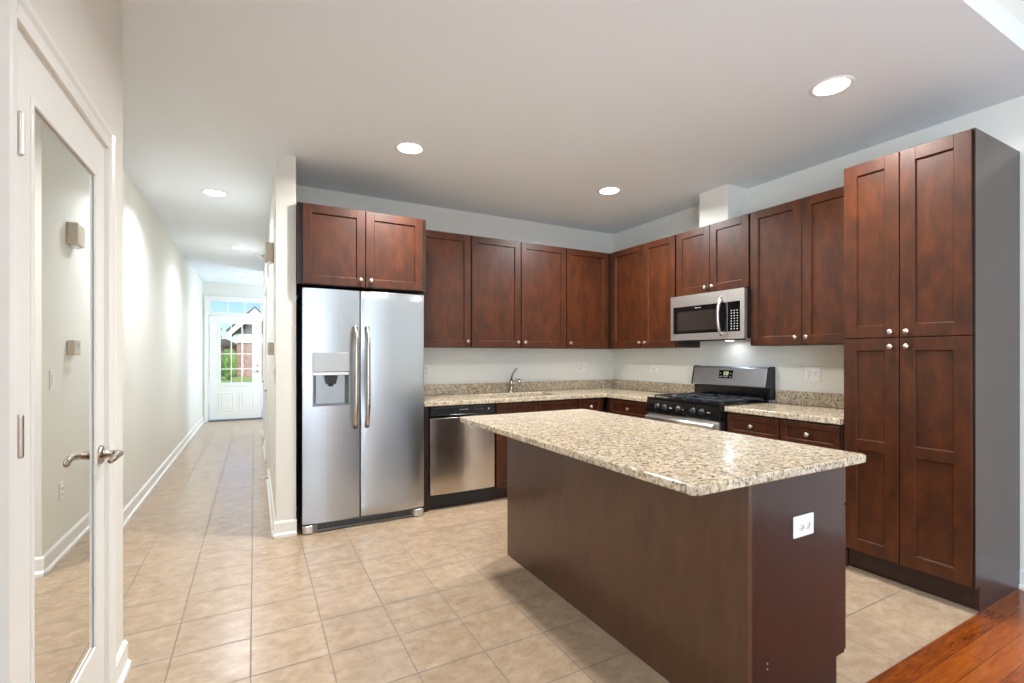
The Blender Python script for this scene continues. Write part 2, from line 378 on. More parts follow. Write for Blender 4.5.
# living room back wall behind the camera with two windows
m = MB(); zs = (.32, 2.58); xs = [(-4.12, -2.88)]
m.box(XD, -4.13, -8.7, -8.55, 0, 3.4); m.box(-2.88, 0, -8.7, -8.55, 0, 3.4)
for a, b in xs: m.box(a, b, -8.7, -8.55, 0, zs[0]); m.box(a, b, -8.7, -8.55, zs[1], 3.4)
struct(m.build('wall_living_back', 'wall_paint'))
for i, (a, b) in enumerate(xs):
    wn = struct(MB().box(a, b, -8.66, -8.64, zs[0], zs[1]).build('window_%d' % (i+1), 'window_sky'))
    f = MB()
    for q in ((a-.06, a, zs[0]-.08, zs[1]+.08), (b, b+.06, zs[0]-.08, zs[1]+.08), (a, b, zs[0]-.08, zs[0]), (a, b, zs[1], zs[1]+.08)): f.box(q[0], q[1], -8.55, -8.53, q[2], q[3])
    f.box((a+b)/2-.025, (a+b)/2+.025, -8.64, -8.6, zs[0], zs[1]); f.build('window_frame', 'trim_white', wn)

# baseboards: board + shoe, profile (offset, z)
def baseboard(name, f, a0, a1, h=.112):
    m = MB(f); m.prism([(0, 0), (.026, 0), (.026, .02), (.014, .03), (.014, h-.012), (.006, h), (0, h)], 0, a0, a1)
    return struct(m.build(name, 'trim_white'))
baseboard('baseboard_hall_left', fr_E(XL, YD), 0, YE-YD)
baseboard('baseboard_closet', fr_E(XD, DY1+.075), 0, YD-DY1-.075+.014)
baseboard('baseboard_closet', fr_E(XD, -8.55), 0, DY0-.078+8.55)
baseboard('baseboard_partition', fr_W(XP0, D3[0]-.07), 0, D3[0]-.07-YP+.0)
baseboard('baseboard_partition', fr_S(XP0-.014, YP), 0, XP1-XP0+.018)
baseboard('baseboard_partition', fr_W(XP0, D4[0]-.07), 0, D4[0]-D3[1]-.14)
baseboard('baseboard_partition', fr_W(XP0, YF), 0, YF-D4[1]-.07)
baseboard('baseboard_right', fr_W(0, -3.425), 0, 5.1)
baseboard('baseboard_hall_end', fr_S(EX1+.07, YE), 0, 1.5)
# boxed duct chase above the microwave
struct(MB().box(-.253, 0, -1.754, -1.462, 2.43, HC).build('wall_duct_chase', 'wall_paint'))
# shoe strip along the pantry toe kick
struct(MB().box(-.565, -.55, -3.42, -2.83, 0, .012).build('trim_1', 'toe_strip'))
# threshold between tile and hardwood
struct(MB().box(XD, 0, YK-.006, YK+.006, 0, .004).build('trim_2', 'hardwood'))

# ------------------------------------------------------------------ lights in the ceiling
def downlight(x, y, label, group, warm, power, rad=.082):
    t = thing('recessed_light', label, 'ceiling light', (x, y, HC), group)
    MB().lathe((x, y, HC), (0, 0, -1), [(0, rad+.022), (.004, rad+.02), (.006, rad+.006), (.003, rad), (0, rad)], 32).build('trim_ring', 'trim_white', t)
    MB().lathe((x, y, HC), (0, 0, -1), [(.0, rad-.001), (.0035, rad-.002)], 32).build('lens', 'lamp_warm' if warm else 'lamp_cool', t)
    l = bpy.data.lights.new('lamp', 'AREA'); l.shape = 'DISK'; l.size = 2*rad-.01; l.energy = power; l.color = KW if warm else HW; l.spread = math.radians(162 if warm else 140)
    o = bpy.data.objects.new('lamp', l); COL.objects.link(o); o.parent = t; o.location = (0, 0, -.012)
G1 = 'recessed lights over the kitchen'
downlight(-2.80, -1.16, 'round recessed ceiling light in front of the refrigerator', G1, True, KITCHEN_W)
downlight(-1.02, -1.15, 'round recessed ceiling light nearest the kitchen back corner', G1, True, KITCHEN_W)
downlight(-1.03, -2.98, 'large looking recessed ceiling light over the island end near the pantry cabinet', G1, True, KITCHEN_W*.72)
downlight(-2.80, -2.98, 'recessed ceiling light above the camera, out of the picture', G1, True, KITCHEN_W*.35)
G2 = 'recessed lights along the hall'
downlight(-4.06, .55, 'recessed hall ceiling light nearest the kitchen', G2, False, HALL_W)
downlight(-3.93, 2.9, 'middle recessed ceiling light in the hall', G2, False, HALL_W)
downlight(-3.95, 5.2, 'recessed ceiling light closest to the front door', G2, False, HALL_W*.5)
for x, y in ((-3.2, -6.3), (-1.1, -6.3)):
    a = area('living_room_lamp', (x, y, 3.29), (0, 0, 0), .25, .25, LIVING_W, (1, .9, .78))

# ------------------------------------------------------------------ cabinet parts
WOOD = 'cabinet_wood'
def shaker(f, a0, a1, z0, z1, d0, t, parent, stile=.062, rails=(), name='door', mat=WOOD, thick=.02):
    """five-piece door: frame + recessed panel, one mesh"""
    m = MB(f); d1 = d0+thick; rec = .011
    m.box(a0, a0+stile, d0, d1, z0, z1); m.box(a1-stile, a1, d0, d1, z0, z1)
    m.box(a0+stile, a1-stile, d0, d1, z0, z0+stile); m.box(a0+stile, a1-stile, d0, d1, z1-stile, z1)
    cuts = [z0+stile]
    for r0, r1 in rails: m.box(a0+stile, a1-stile, d0, d1, r0, r1); cuts += [r0, r1]
    cuts.append(z1-stile)
    m.box(a0+stile-.003, a1-stile+.003, d0+.002, d1-rec, z0+stile-.003, z1-stile+.003)
    for c0, c1 in zip(cuts[0::2], cuts[1::2]):      # sloped inner moulding
        e = .005; A0, A1 = a0+stile, a1-stile
        for tri, ax, p0, p1 in (([(A0, d1-rec), (A0+e, d1-rec), (A0, d1-.002)], 2, c0, c1), ([(A1, d1-rec), (A1-e, d1-rec), (A1, d1-.002)], 2, c0, c1)):
            m.prism(tri, ax, p0, p1)
        for tri in ([(d1-rec, c0), (d1-rec, c0+e), (d1-.002, c0)], [(d1-rec, c1), (d1-rec, c1-e), (d1-.002, c1)]):
            m.prism(tri, 0, A0, A1)
    return m.build(name, mat, parent, bevel=.0015, seg=2)
def knob(f, a, z, d, parent):
    m = MB(f); m.lathe((a, d, z), (0, 1, 0), [(0, .008), (.002, .0065), (.012, .0055), (.016, .012), (.021, .0155), (.026, .0145), (.030, .008), (.031, .001)], 18)
    return m.build('knob', 'nickel', parent, smooth=True)
def carcass(f, w, z0, z1, depth, parent, name='body', mat='frame_wood', a0=0):
    return MB(f).box(a0, w, 0.003, depth, z0, z1).build(name, mat, parent, bevel=.001, seg=1)

UZ0, UZ1 = 1.372, 2.42
def upper(f, w, doors, label, knobs, z0=UZ0, z1=UZ1, depth=.31, group='dark wood wall cabinets', kz=None):
    t = thing('wall_cabinet', label, 'cabinet', f(w/2, 0, z0), group)
    carcass(f, w-.0015, z0, z1, depth, t, a0=.0015)
    for (a0, a1), k in zip(doors, knobs):
        d = shaker(f, a0, a1, z0+.004, z1-.006, depth+.001, .02, t)
        knob(f, a1-.035 if k == 'R' else a0+.035, (kz or z0+.056), depth+.021, d)
    return t
# back wall run, frame origin at x, faces -Y
X = -2.524; f = fr_S(X, 0)
upper(f, .549, [(.017, .542)], 'tall dark wood wall cabinet with one door, just right of the refrigerator', 'R')
f = fr_S(-1.973, 0)
upper(f, 1.071, [(.006, .525), (.535, 1.066)], 'dark wood wall cabinet with two doors above the sink and faucet', 'RL')
f = fr_S(-.902, 0)
upper(f, .898, [(.006, .547)], 'dark wood wall cabinet with one door, in the back corner', 'L')
# right wall run, faces -X
f = fr_W(0, -.3125)
upper(f, .947, [(.0525, .5245), (.5305, .9375)], 'reddish two door wall cabinet between the corner and the microwave', 'RL')
f = fr_W(0, -1.262)
upper(f, .742, [(.006, .369), (.373, .736)], 'short two door wall cabinet directly above the microwave', 'RL', z0=1.835, kz=1.885)
f = fr_W(0, -2.006)
upper(f, .813, [(.008, .404), (.409, .806)], 'dark wood two door wall cabinet between microwave and tall pantry cabinet', 'RL')
# over the refrigerator, deep
f = fr_S(-3.484, 0)
t = upper(f, .9585, [(.036, .474), (.480, .926)], 'deep two door wall cabinet above the stainless refrigerator', 'RL', z0=1.812, z1=2.40, depth=.672, kz=1.866)

# tall pantry
f = fr_W(0, -2.826)
t = thing('pantry_cabinet', 'full height dark wood pantry cabinet with four doors at the right', 'cabinet', f(.3, 0, 0))
PW_ = .598; PT = 2.43
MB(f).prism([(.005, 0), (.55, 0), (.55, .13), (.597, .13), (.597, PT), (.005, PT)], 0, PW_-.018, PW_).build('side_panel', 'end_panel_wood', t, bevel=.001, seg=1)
MB(f).box(.0, PW_-.019, .005, .592, .13, PT).build('body', 'frame_wood', t, bevel=.001, seg=1)
MB(f).box(.0, PW_-.019, .005, .545, 0, .129).build('toe_kick', 'frame_wood', t)
for (a0, a1), k in (((.004, .284), 'R'), ((.289, .588), 'L')):
    d = shaker(f, a0, a1, 1.398, PT-.006, .594, .02, t, stile=.069); knob(f, a1-.035 if k == 'R' else a0+.035, 1.427, .615, d)
    d = shaker(f, a0, a1, .140, 1.392, .594, .02, t, stile=.069, rails=((.740, .800),)); knob(f, a1-.035 if k == 'R' else a0+.035, 1.345, .615, d)

# base cabinets
def toe(f, a0, a1, parent, d=.55): MB(f).box(a0, a1, .005, d, 0, .105).build('toe_kick', 'frame_wood', parent)
def base(f, w, label, drawers, doors, false=(), low=False):
    t = thing('base_cabinet', label, 'cabinet', f(w/2, 0, 0), 'dark wood base cabinets')
    if low:
        m = MB(f); m.box(.0015, w-.0015, .003, .609, .105, .69); m.box(.0015, w-.0015, .585, .609, .69, .872); m.box(.0015, .02, .003, .585, .69, .872); m.box(w-.02, w-.0015, .003, .585, .69, .872); m.build('body', 'frame_wood', t)
    else: carcass(f, w-.0015, .105, .872, .609, t, a0=.0015)
    toe(f, .0015, w-.0015, t)
    for a0, a1 in drawers:
        d = shaker(f, a0, a1, .712, .862, .61, .02, t, stile=.036, name='drawer'); knob(f, (a0+a1)/2, .79, .63, d)
    for a0, a1 in false: shaker(f, a0, a1, .712, .862, .61, .02, t, stile=.036, name='false_front')
    for a0, a1, k in doors:
        d = shaker(f, a0, a1, .115, .704, .61, .02, t); knob(f, a1-.032 if k == 'R' else a0+.032, .655, .63, d)
    return t
base(fr_S(-1.868, 0), .895, 'dark wood sink base cabinet right of the dishwasher', [], [(.006, .435, 'R'), (.441, .889, 'L')], false=[(.006, .435), (.441, .889)], low=True)
base(fr_S(-.972, 0), .335, 'narrow dark base cabinet with one drawer at the back corner', [(.006, .285)], [(.006, .285, 'L')])
base(fr_W(0, -.615), .64, 'dark base cabinet between the corner and the gas range', [(.065, .632)], [(.065, .632, 'R')])
base(fr_W(0, -2.022), .80, 'dark base cabinet with two drawers between range and pantry cabinet', [(.012, .412), (.422, .79)], [(.012, .412, 'R'), (.422, .79, 'L')])
tag(MB(fr_S(-2.532, 0)).box(0, .052, .005, .60, 0, .872).build('filler_panel', 'frame_wood', org=(-2.5, -.3, 0)), 'narrow dark wood filler panel between refrigerator and dishwasher', 'panel')

# countertop with sink cutout
t = thing('kitchen_countertop', 'speckled beige granite countertop running into the corner, with low backsplash', 'countertop', (-1.5, -.3, .876))
SX0, SX1, SY0, SY1 = -1.80, -1.07, -.50, -.13
xs_ = [-2.532, SX0, SX1, -.648, -.001]; ys_ = [-1.253, -.648, SY0, SY1, -.001]
MB().cells(xs_, ys_, lambda i, j: not (i == 1 and j == 2) and not (j == 0 and i < 3), .876, .914).build('slab', 'granite', t, bevel=.005, seg=3)
MB().box(-2.532, -.001, -.021, -.001, .9145, 1.016).build('backsplash', 'granite', t, bevel=.002)
MB().box(-.021, -.001, -1.253, -.0215, .9145, 1.016).build('backsplash', 'granite', t, bevel=.002)
t = thing('kitchen_countertop', 'short granite countertop between the gas range and the pantry cabinet', 'countertop', (-.3, -2.4, .876))
MB().box(-.648, -.001, -2.824, -2.02, .876, .914).build('slab', 'granite', t, bevel=.005, seg=3)
MB().box(-.021, -.001, -2.824, -2.02, .9145, 1.016).build('backsplash', 'granite', t, bevel=.002)
# sink
t = thing('kitchen_sink', 'undermount stainless sink set in the back countertop', 'sink', (-1.435, -.315, .70))
m = MB(); m.box(SX0-.01, SX0-.002, SY0-.01, SY1+.01, .70, .8755); m.box(SX1+.002, SX1+.01, SY0-.01, SY1+.01, .70, .8755)
m.box(SX0-.002, SX1+.002, SY0-.01, SY0-.002, .70, .8755); m.box(SX0-.002, SX1+.002, SY1+.002, SY1+.01, .70, .8755); m.box(SX0-.002, SX1+.002, SY0-.002, SY1+.002, .70, .706)
m.build('basin', 'sink_steel', t)
MB().lathe((-1.435, -.315, .706), (0, 0, 1), [(0, .045), (.003, .042), (.002, .02), (.002, .001)], 20).build('drain', 'chrome', t)
# faucet
t = thing('faucet', 'single lever brushed metal faucet behind the sink', 'faucet', (-1.42, -.085, .914))
MB().lathe((-1.42, -.085, .9145), (0, 0, 1), [(0, .028), (.006, .027), (.01, .022), (.06, .021), (.12, .021), (.13, .018), (.135, .002)], 20).build('body', 'bronze_nickel', t, smooth=True)
MB().tube([(-1.42, -.10, .985), (-1.418, -.14, 1.03), (-1.415, -.19, 1.055), (-1.412, -.235, 1.045), (-1.41, -.255, 1.025)], [.014, .014, .015, .018, .021], 14).build('spout', 'chrome', t, smooth=True)
MB().tube([(-1.42, -.085, 1.045), (-1.415, -.088, 1.08), (-1.40, -.09, 1.115), (-1.375, -.095, 1.15), (-1.36, -.10, 1.165)], [.012, .009, .008, .007, .006], 10).build('lever', 'grey_metal', t, smooth=True)

# ------------------------------------------------------------------ refrigerator
FX = -3.450; f = fr_S(FX, -.02)
t = thing('refrigerator', 'stainless side by side refrigerator with water dispenser in the left door', 'refrigerator', (-2.996, -.35, 0))
MB(f).box(.006, .902, 0, .60, .03, 1.765).build('body', 'black_plastic', t, bevel=.004)
FS = .405      # seam
def fdoor(a0, a1, parent, hole=None):
    # gently crowned front: cross-section extruded in z
    n = 10; bow = .014; z0, z1 = .075, 1.785
    def dd(a): u = (a-a0)/(a1-a0)*2-1; return .655+bow*(1-u*u)
    As = sorted(set([a0+.006, a1-.006]+[a0+(a1-a0)*i/n for i in range(1, n)]+([hole[0], hole[1]] if hole else [])))
    m = MB(f)
    zsx = [z0, z1] if not hole else [z0, hole[2], hole[3], z1]
    pts = [(a0, .61)]+[(a0, .655)]+[(a, dd(a)) for a in As]+[(a1, .655), (a1, .61)]
    if not hole:
        rows = 24
        m.rings([[(a, d+(.0022*math.sin(3.1*z_+9*a+1.2)*math.sin(5.3*z_-4*a) if .6 < d and a0 < a < a1 and d > .6551 else 0), z_) for a, d in pts] for z_ in [z0+(z1-z0)*k/rows for k in range(rows+1)]])
    else:
        m.prism(pts, 2, z0, hole[2]); m.prism(pts, 2, hole[3], z1)
        L = [(a0, .61), (a0, .655)]+[(a, dd(a)) for a in As if a <= hole[0]]+[(hole[0], .61)]
        R_ = [(hole[1], .61)]+[(a, dd(a)) for a in As if a >= hole[1]]+[(a1, .655), (a1, .61)]
        m.prism(L, 2, hole[2], hole[3]); m.prism(R_, 2, hole[2], hole[3])
        m.box(hole[0], hole[1], .605, .612, hole[2], hole[3])
        bmesh.ops.remove_doubles(m.bm, verts=m.bm.verts[:], dist=1e-5)
    return m.build('door', 'stainless', parent, bevel=.0 if hole else .002)
dL = fdoor(.002, FS-.0045, t, (.068, .328, .925, 1.318)); dR = fdoor(FS+.0045, .906, t)
# dispenser
MB(f).box(.0685, .3275, .612, .673, 1.175, 1.3175).build('dispenser_panel', 'stainless_panel', dL, bevel=.003, label='flat silver panel over the dispenser recess')
MB(f).box(.0705, .3255, .612, .664, 1.150, 1.174).build('dispenser_trim', 'chrome', dL, bevel=.002)
m = MB(f); m.prism([(.0685, .6125), (.0685, .668), (.074, .668), (.098, .6125)], 2, .940, 1.149); m.prism([(.3275, .6125), (.3275, .668), (.322, .668), (.298, .6125)], 2, .940, 1.149)
m.box(.0685, .3275, .6125, .6155, .940, 1.149)
m.build('dispenser_recess', 'dispenser_grey', dL)
MB(f).box(.0685, .3275, .6125, .672, .9255, .9395).build('drip_tray', 'grey_metal', dL, bevel=.002)
m = MB(f); m.prism([(.150, 1.149), (.246, 1.149), (.232, 1.085), (.164, 1.085)], 1, .618, .655); m.lathe((.198, .64, 1.085), (0, 0, -1), [(0, .02), (.018, .016)], 14)
m.build('dispenser_nozzle', 'black_plastic', dL)
def handle(a, parent):
    pts = []; rr = []
    for i in range(17):
        u = i/16; z = .755+u*.755; d = .675+.052*(math.sin(PI*min(1, u*5)/2) if u < .2 else (math.sin(PI*min(1, (1-u)*5)/2) if u > .8 else 1)); pts.append((a, d, z)); rr.append(.016 if .06 < u < .94 else .019)
    return MB(f).tube(pts, rr, 12, flat=1.0)  .build('handle', 'handle_nickel', parent, smooth=True)
handle(.365, dL); handle(.452, dR)
b = MB(f).box(.795, .860, .655, .6675, 1.722, 1.735).build('badge', 'badge', dR, bevel=.001)
text('lettering', 'FRIGIDAIRE', .0105, f, .8275, .6685, 1.7285, b, 'grey_metal', 'S')
m = MB(f); m.box(.10, .81, .59, .642, .012, .068); m.build('toe_grille', 'black_plastic', t)
m = MB(f); m.box(.085, .82, .642, .652, .008, .022); m.box(.085, .82, .642, .65, .062, .070); m.box(.085, .10, .642, .652, .022, .062); m.box(.805, .82, .642, .652, .022, .062)
for k in range(1, 5): m.box(.10, .805, .642, .646, .022+k*.008-.001, .022+k*.008+.001)
m.build('toe_grille_frame', 'grey_metal', t)
for a0, a1 in ((.004, .084), (.821, .904)):
    MB(f).prism([(a0, .59), (a0, .655), (a0+.02, .668), (a1-.02, .668), (a1, .655), (a1, .59)], 2, .003, .064).build('foot_cover', 'stainless_warm', t, bevel=.008, seg=3)
for a in (.05, .86): MB(f).box(a-.03, a+.03, .52, .63, 1.765, 1.785).build('hinge_cover', 'black_plastic', t, bevel=.004)

# ------------------------------------------------------------------ dishwasher
f = fr_S(-2.475, -.01)
t = thing('dishwasher', 'stainless dishwasher with a black control strip left of the sink', 'dishwasher', (-2.175, -.3, 0))
MB(f).box(.002, .602, 0, .58, .10, .870).build('body', 'black_plastic', t)
pts = [(.005+(.592)*i/10, .612+.010*(1-(i/5-1)**2)) for i in range(11)]
MB(f).prism([(.005, .582)]+pts+[(.597, .582)], 2, .135, .772).build('door', 'stainless_vertical', t, bevel=.002)
cp = MB(f); cp.box(.005, .597, .582, .622, .792, .862); cp = cp.build('control_panel', 'black_plastic', t, bevel=.004)
MB(f).box(.005, .597, .582, .606, .773, .791).build('grip_recess', 'black_gloss', t)
MB(f).box(.17, .43, .6225, .63, .782, .800).build('grip', 'black_gloss', cp, bevel=.003)
text('lettering', 'FRIGIDAIRE', .016, f, .30, .6225, .836, cp, 'key_white', 'S')
for k in range(4): MB(f).lathe((.41+k*.022, .622, .832), (0, 1, 0), [(0, .003), (.0008, .003)], 8).build('button', 'key_white', cp)
MB(f).lathe((.535, .622, .832), (0, 1, 0), [(0, .008), (.001, .0075), (.001, .004)], 12).build('start_button', 'key_white', cp)
MB(f).box(.0, .604, .20, .555, 0.0, .095).build('toe_kick', 'black_plastic', t)
MB(f).box(.0, .604, .5555, .585, .098, .133).build('toe_flange', 'black_plastic', t)

# ------------------------------------------------------------------ gas range
RY = -1.257; f = fr_W(0, RY); RW = .760
t = thing('gas_range', 'stainless gas range with black cooktop and five front knobs', 'stove', f(RW/2, .3, 0))
MB(f).box(.001, RW-.001, .03, .635, .03, .915).build('body', 'black_plastic', t, bevel=.002)
ck = MB(f); ck.prism([(.10, .9155), (.678, .9155), (.684, .921), (.678, .932), (.655, .932), (.64, .924), (.12, .924), (.10, .93)], 0, .0, RW); ck = ck.build('cooktop', 'black_gloss', t, bevel=.001)
MB(f).prism([(.636, .80), (.690, .80), (.682, .9145), (.636, .9145)], 0, .001, RW-.001).build('control_panel', 'black_gloss', t, bevel=.003)
for a in (.135, .215, .365, .515, .595):
    kb = MB(f).lathe((a, .686, .857), (0, 1, .05), [(0, .026), (.006, .026), (.008, .020), (.026, .017), (.028, .012), (.028, .001)], 22).build('knob', 'black_plastic', t, smooth=False)
    MB(f).box(a-.004, a+.004, .712, .722, .840, .874).build('knob_grip', 'grey_metal', kb, bevel=.002)
for a, q in ((.275, .014), (.405, .005), (.475, .005), (.655, .014)): MB(f).box(a-q, a+q, .6865, .6875, .853, .859).build('panel_mark', 'key_white', t)
dr = MB(f).box(.004, RW-.004, .637, .672, .20, .792).build('oven_door', 'stainless_warm', t, bevel=.004)
MB(f).box(.12, RW-.12, .6725, .675, .33, .64).build('oven_window', 'black_gloss', dr, bevel=.001)
m = MB(f); m.tube([(.03, .718, .758), (RW-.03, .718, .758)], .019, 14)
for a in (.07, RW-.07): m.box(a-.01, a+.01, .672, .712, .746, .770)
m.build('oven_handle', 'stainless_warm', dr)
MB(f).box(.004, RW-.004, .637, .668, .045, .192).build('storage_drawer', 'stainless_warm', t, bevel=.004)
for a in (0, RW-.012): MB(f).box(a, a+.012, .6365, .684, .045, .7985).build('side_trim', 'grey_metal', t)
for a in (.03, RW-.06):
    for d in (.05, .55): MB(f).box(a, a+.03, d, d+.03, 0, .0295).build('leveling_foot', 'black_plastic', t)
# grates: three cast iron grates
for gi in range(3):
    g0 = .03+gi*.2345; g1 = g0+.231; m = MB(f); zt = .952; bw = .006
    for a in (g0+bw, g1-bw): m.box(a-bw, a+bw, .13, .625, zt-.012, zt)
    for d in (.13+bw, .3775, .625-bw): m.box(g0+2*bw, g1-2*bw, d-bw, d+bw, zt-.012, zt)
    ac = (g0+g1)/2
    for dc in (.255, .50):
        for q in ((ac-bw+.001, ac+bw-.001, dc+.03, dc+.112), (ac-bw+.001, ac+bw-.001, dc-.112, dc-.03)): m.box(q[0], q[1], q[2], q[3], zt-.010, zt+.004)
        m.box(g0+2*bw, ac-.03, dc-bw+.001, dc+bw-.001, zt-.010, zt+.004); m.box(ac+.03, g1-2*bw, dc-bw+.001, dc+bw-.001, zt-.010, zt+.004)
    for a in (g0+bw, g1-bw):
        for d in (.14, .615): m.box(a-bw, a+bw, d-bw, d+bw, .925, zt-.012)
    m.build('grate', 'cast_iron', t, bevel=.0015, seg=1)
    for dc in ((.255, .50) if gi != 1 else (.3775,)):
        MB(f).lathe((ac, dc, .9245), (0, 0, 1), [(0, .045), (.006, .045), (.008, .035), (.016, .034), (.020, .03), (.020, .001)], 24).build('burner', 'cast_iron', t)
# backguard
bgd = MB(f).prism([(.012, .93), (.082, .93), (.082, 1.055), (.012, 1.055)], 0, .012, RW-.020).build('backguard_base', 'black_gloss', t, bevel=.002)
bgu = MB(f).prism([(.012, 1.056), (.117, 1.030), (.122, 1.036), (.090, 1.188), (.072, 1.200), (.012, 1.200)], 0, .012, RW-.020).build('backguard', 'stainless_guard', t, bevel=.004)
for a in (.0, RW-.019):
    MB(f).prism([(.010, .935), (.080, .935), (.080, 1.03), (.118, 1.028), (.124, 1.036), (.092, 1.192), (.072, 1.204), (.010, 1.204)], 0, a, a+.015 if a else .0115).build('backguard_cap', 'black_plastic', t, bevel=.003)
def bgp(a0, a1, s0, s1, off):   # patch on the slanted backguard face, s runs 0 bottom..1 top
    p0 = Vector((.122, 1.036)); p1 = Vector((.090, 1.188)); n = Vector((.152, .032)).normalized()
    q = [p0.lerp(p1, s0)+n*.0002, p0.lerp(p1, s1)+n*.0002, p0.lerp(p1, s1)+n*off, p0.lerp(p1, s0)+n*off]
    return MB(f).prism([tuple(v) for v in q], 0, a0, a1)
ds = bgp(.290, .430, .40, .86, .002).build('display', 'black_gloss', bgu)
# seven-bar digits 12:00
def digits(txt, a_start):
    seg = {'0': 'abcdef', '1': 'bc', '2': 'abged'}; m = None; a = a_start; w_, hs = .008, (.58, .68, .78)
    p0 = Vector((.122, 1.036)); p1 = Vector((.090, 1.188)); n = Vector((.152, .032)).normalized(); M_ = MB(f)
    def patch(a0, a1, s0, s1):
        q = [p0.lerp(p1, s0)+n*.0021, p0.lerp(p1, s1)+n*.0021, p0.lerp(p1, s1)+n*.0028, p0.lerp(p1, s0)+n*.0028]; M_.prism([tuple(v) for v in q], 0, a0, a1)
    for c in txt:
        if c == ':': patch(a, a+.002, .61, .63); patch(a, a+.002, .72, .74); a += .006; continue
        for s in seg[c]:
            e = .0018; es = .014
            {'a': lambda: patch(a, a+w_, hs[2]-es, hs[2]), 'g': lambda: patch(a, a+w_, hs[1]-es/2, hs[1]+es/2), 'd': lambda: patch(a, a+w_, hs[0], hs[0]+es),
             'f': lambda: patch(a, a+e, hs[1], hs[2]), 'b': lambda: patch(a+w_-e, a+w_, hs[1], hs[2]), 'e': lambda: patch(a, a+e, hs[0], hs[1]), 'c': lambda: patch(a+w_-e, a+w_, hs[0], hs[1])}[s]()
        a += w_+.004
    return M_
digits('12:00', .335).build('clock_digits', 'display_green', ds)
M_ = None
p0 = Vector((.122, 1.036)); p1 = Vector((.090, 1.188)); nn = Vector((.152, .032)).normalized()
for a, s in ((.305, .47), (.322, .47), (.345, .47), (.36, .47), (.375, .47), (.41, .47), (.305, .66), (.41, .66)):
    q = [p0.lerp(p1, s)+nn*.0021, p0.lerp(p1, s+.05)+nn*.0021, p0.lerp(p1, s+.05)+nn*.0027, p0.lerp(p1, s)+nn*.0027]; MB(f).prism([tuple(v) for v in q], 0, a-.005, a+.005).build('display_key', 'key_white', ds)

# ------------------------------------------------------------------ microwave
f = fr_W(0, -1.268); MW = .745; MZ0, MZ1 = 1.430, 1.826
t = thing('microwave', 'stainless over the range microwave with black window and keypad', 'microwave', f(MW/2, .2, MZ0))
MB(f).box(.004, MW-.002, .005, .368, MZ0, MZ1).build('body', 'black_plastic', t, bevel=.003)
m = MB(f); a1 = .595; a0 = .0     # door frame as cells in a-z
def frame(f, a0, a1, z0, z1, ia0, ia1, iz0, iz1, d0, d1):
    m = MB(f); m.box(a0, ia0, d0, d1, z0, z1); m.box(ia1, a1, d0, d1, z0, z1); m.box(ia0, ia1, d0, d1, z0, iz0); m.box(ia0, ia1, d0, d1, iz1, z1); return m
md = frame(f, 0, .590, MZ0, MZ1, .028, .5895, MZ0+.058, MZ1-.098, .369, .402).build('door', 'stainless_warm', t)
MB(f).box(.0285, .5893, .370, .398, MZ0+.0585, MZ1-.0985).build('window', 'black_gloss', md)
MB(f).box(.075, .50, .3982, .3988, MZ0+.085, MZ1-.145).build('window_screen', 'window_glass_dark', md)
text('lettering', 'FRIGIDAIRE', .013, f, .30, .3985, MZ1-.118, md, 'key_white', 'W')
pts = []
for i in range(15):
    u = i/14; pts.append((.538, .400+.048*math.sin(PI*u)**.6 if 0 < u < 1 else .400, MZ0+.03+u*.315))
MB(f).tube(pts, .0125, 12).build('handle', 'nickel', md, smooth=True)
cp = frame(f, .592, MW, MZ0, MZ1, .5925, .708, MZ0+.058, MZ1-.098, .369, .402).build('control_panel', 'stainless_warm', t)
kp = MB(f).box(.5927, .7075, .370, .398, MZ0+.0585, MZ1-.0985).build('keypad', 'black_gloss', cp)
m = MB(f)
for r in range(8):
    for c in range(3): m.box(.622+c*.027, .632+c*.027, .3982, .3988, MZ0+.075+r*.021, MZ0+.082+r*.021)
m.build('keypad_marks', 'key_white', kp)
MB(f).box(.01, MW-.01, .372, .394, MZ0-.012, MZ0-.001).build('bottom_grille', 'black_plastic', t)
MB(f).lathe((.40, .12, MZ0), (0, 0, -1), [(0.0, .035), (.006, .032), (.006, .001)], 20).build('task_lamp_lens', 'lamp_cool', t)
tl = area('task_lamp', f(.40, .12, MZ0-.02), (0, 0, 0), .12, .06, .22, (.85, .95, 1.1)); tl.location = Vector(tl.location)-Vector(ORG[t.name]); tl.parent = t

# ------------------------------------------------------------------ island
IX0, IX1, IY0, IY1 = -2.305, -1.715, -1.676, -3.388
t = thing('kitchen_island', 'dark wood kitchen island base with plain back and end panels', 'island', ((IX0+IX1)/2, (IY0+IY1)/2, 0))
MB().box(IX0+.02, IX1, IY1+.022, IY0-.022, .105, .882).build('body', 'frame_wood', t)
MB().box(IX0+.02, IX1-.06, IY1+.022, IY0-.022, 0, .104).build('toe_kick', 'frame_wood', t)
MB().box(IX0, IX0+.019, IY1-.004, IY0+.004, 0, .882).build('back_panel', 'panel_wood', t, bevel=.001, seg=1)
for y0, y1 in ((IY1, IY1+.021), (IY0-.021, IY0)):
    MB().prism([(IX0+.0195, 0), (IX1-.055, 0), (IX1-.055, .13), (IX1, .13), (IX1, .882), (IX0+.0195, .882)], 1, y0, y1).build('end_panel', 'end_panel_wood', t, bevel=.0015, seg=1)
fi = fr_E(IX1, IY1)
n = 4; wd = (IY0-IY1)/n
for k in range(n):
    a0 = k*wd+.006; a1 = (k+1)*wd-.006
    d = shaker(fi, a0, a1, .712, .868, .002, .02, t, stile=.036, name='drawer'); knob(fi, (a0+a1)/2, .79, .022, d)
    d = shaker(fi, a0, a1, .135, .704, .002, .02, t); knob(fi, a1-.032 if k % 2 == 0 else a0+.032, .655, .022, d)
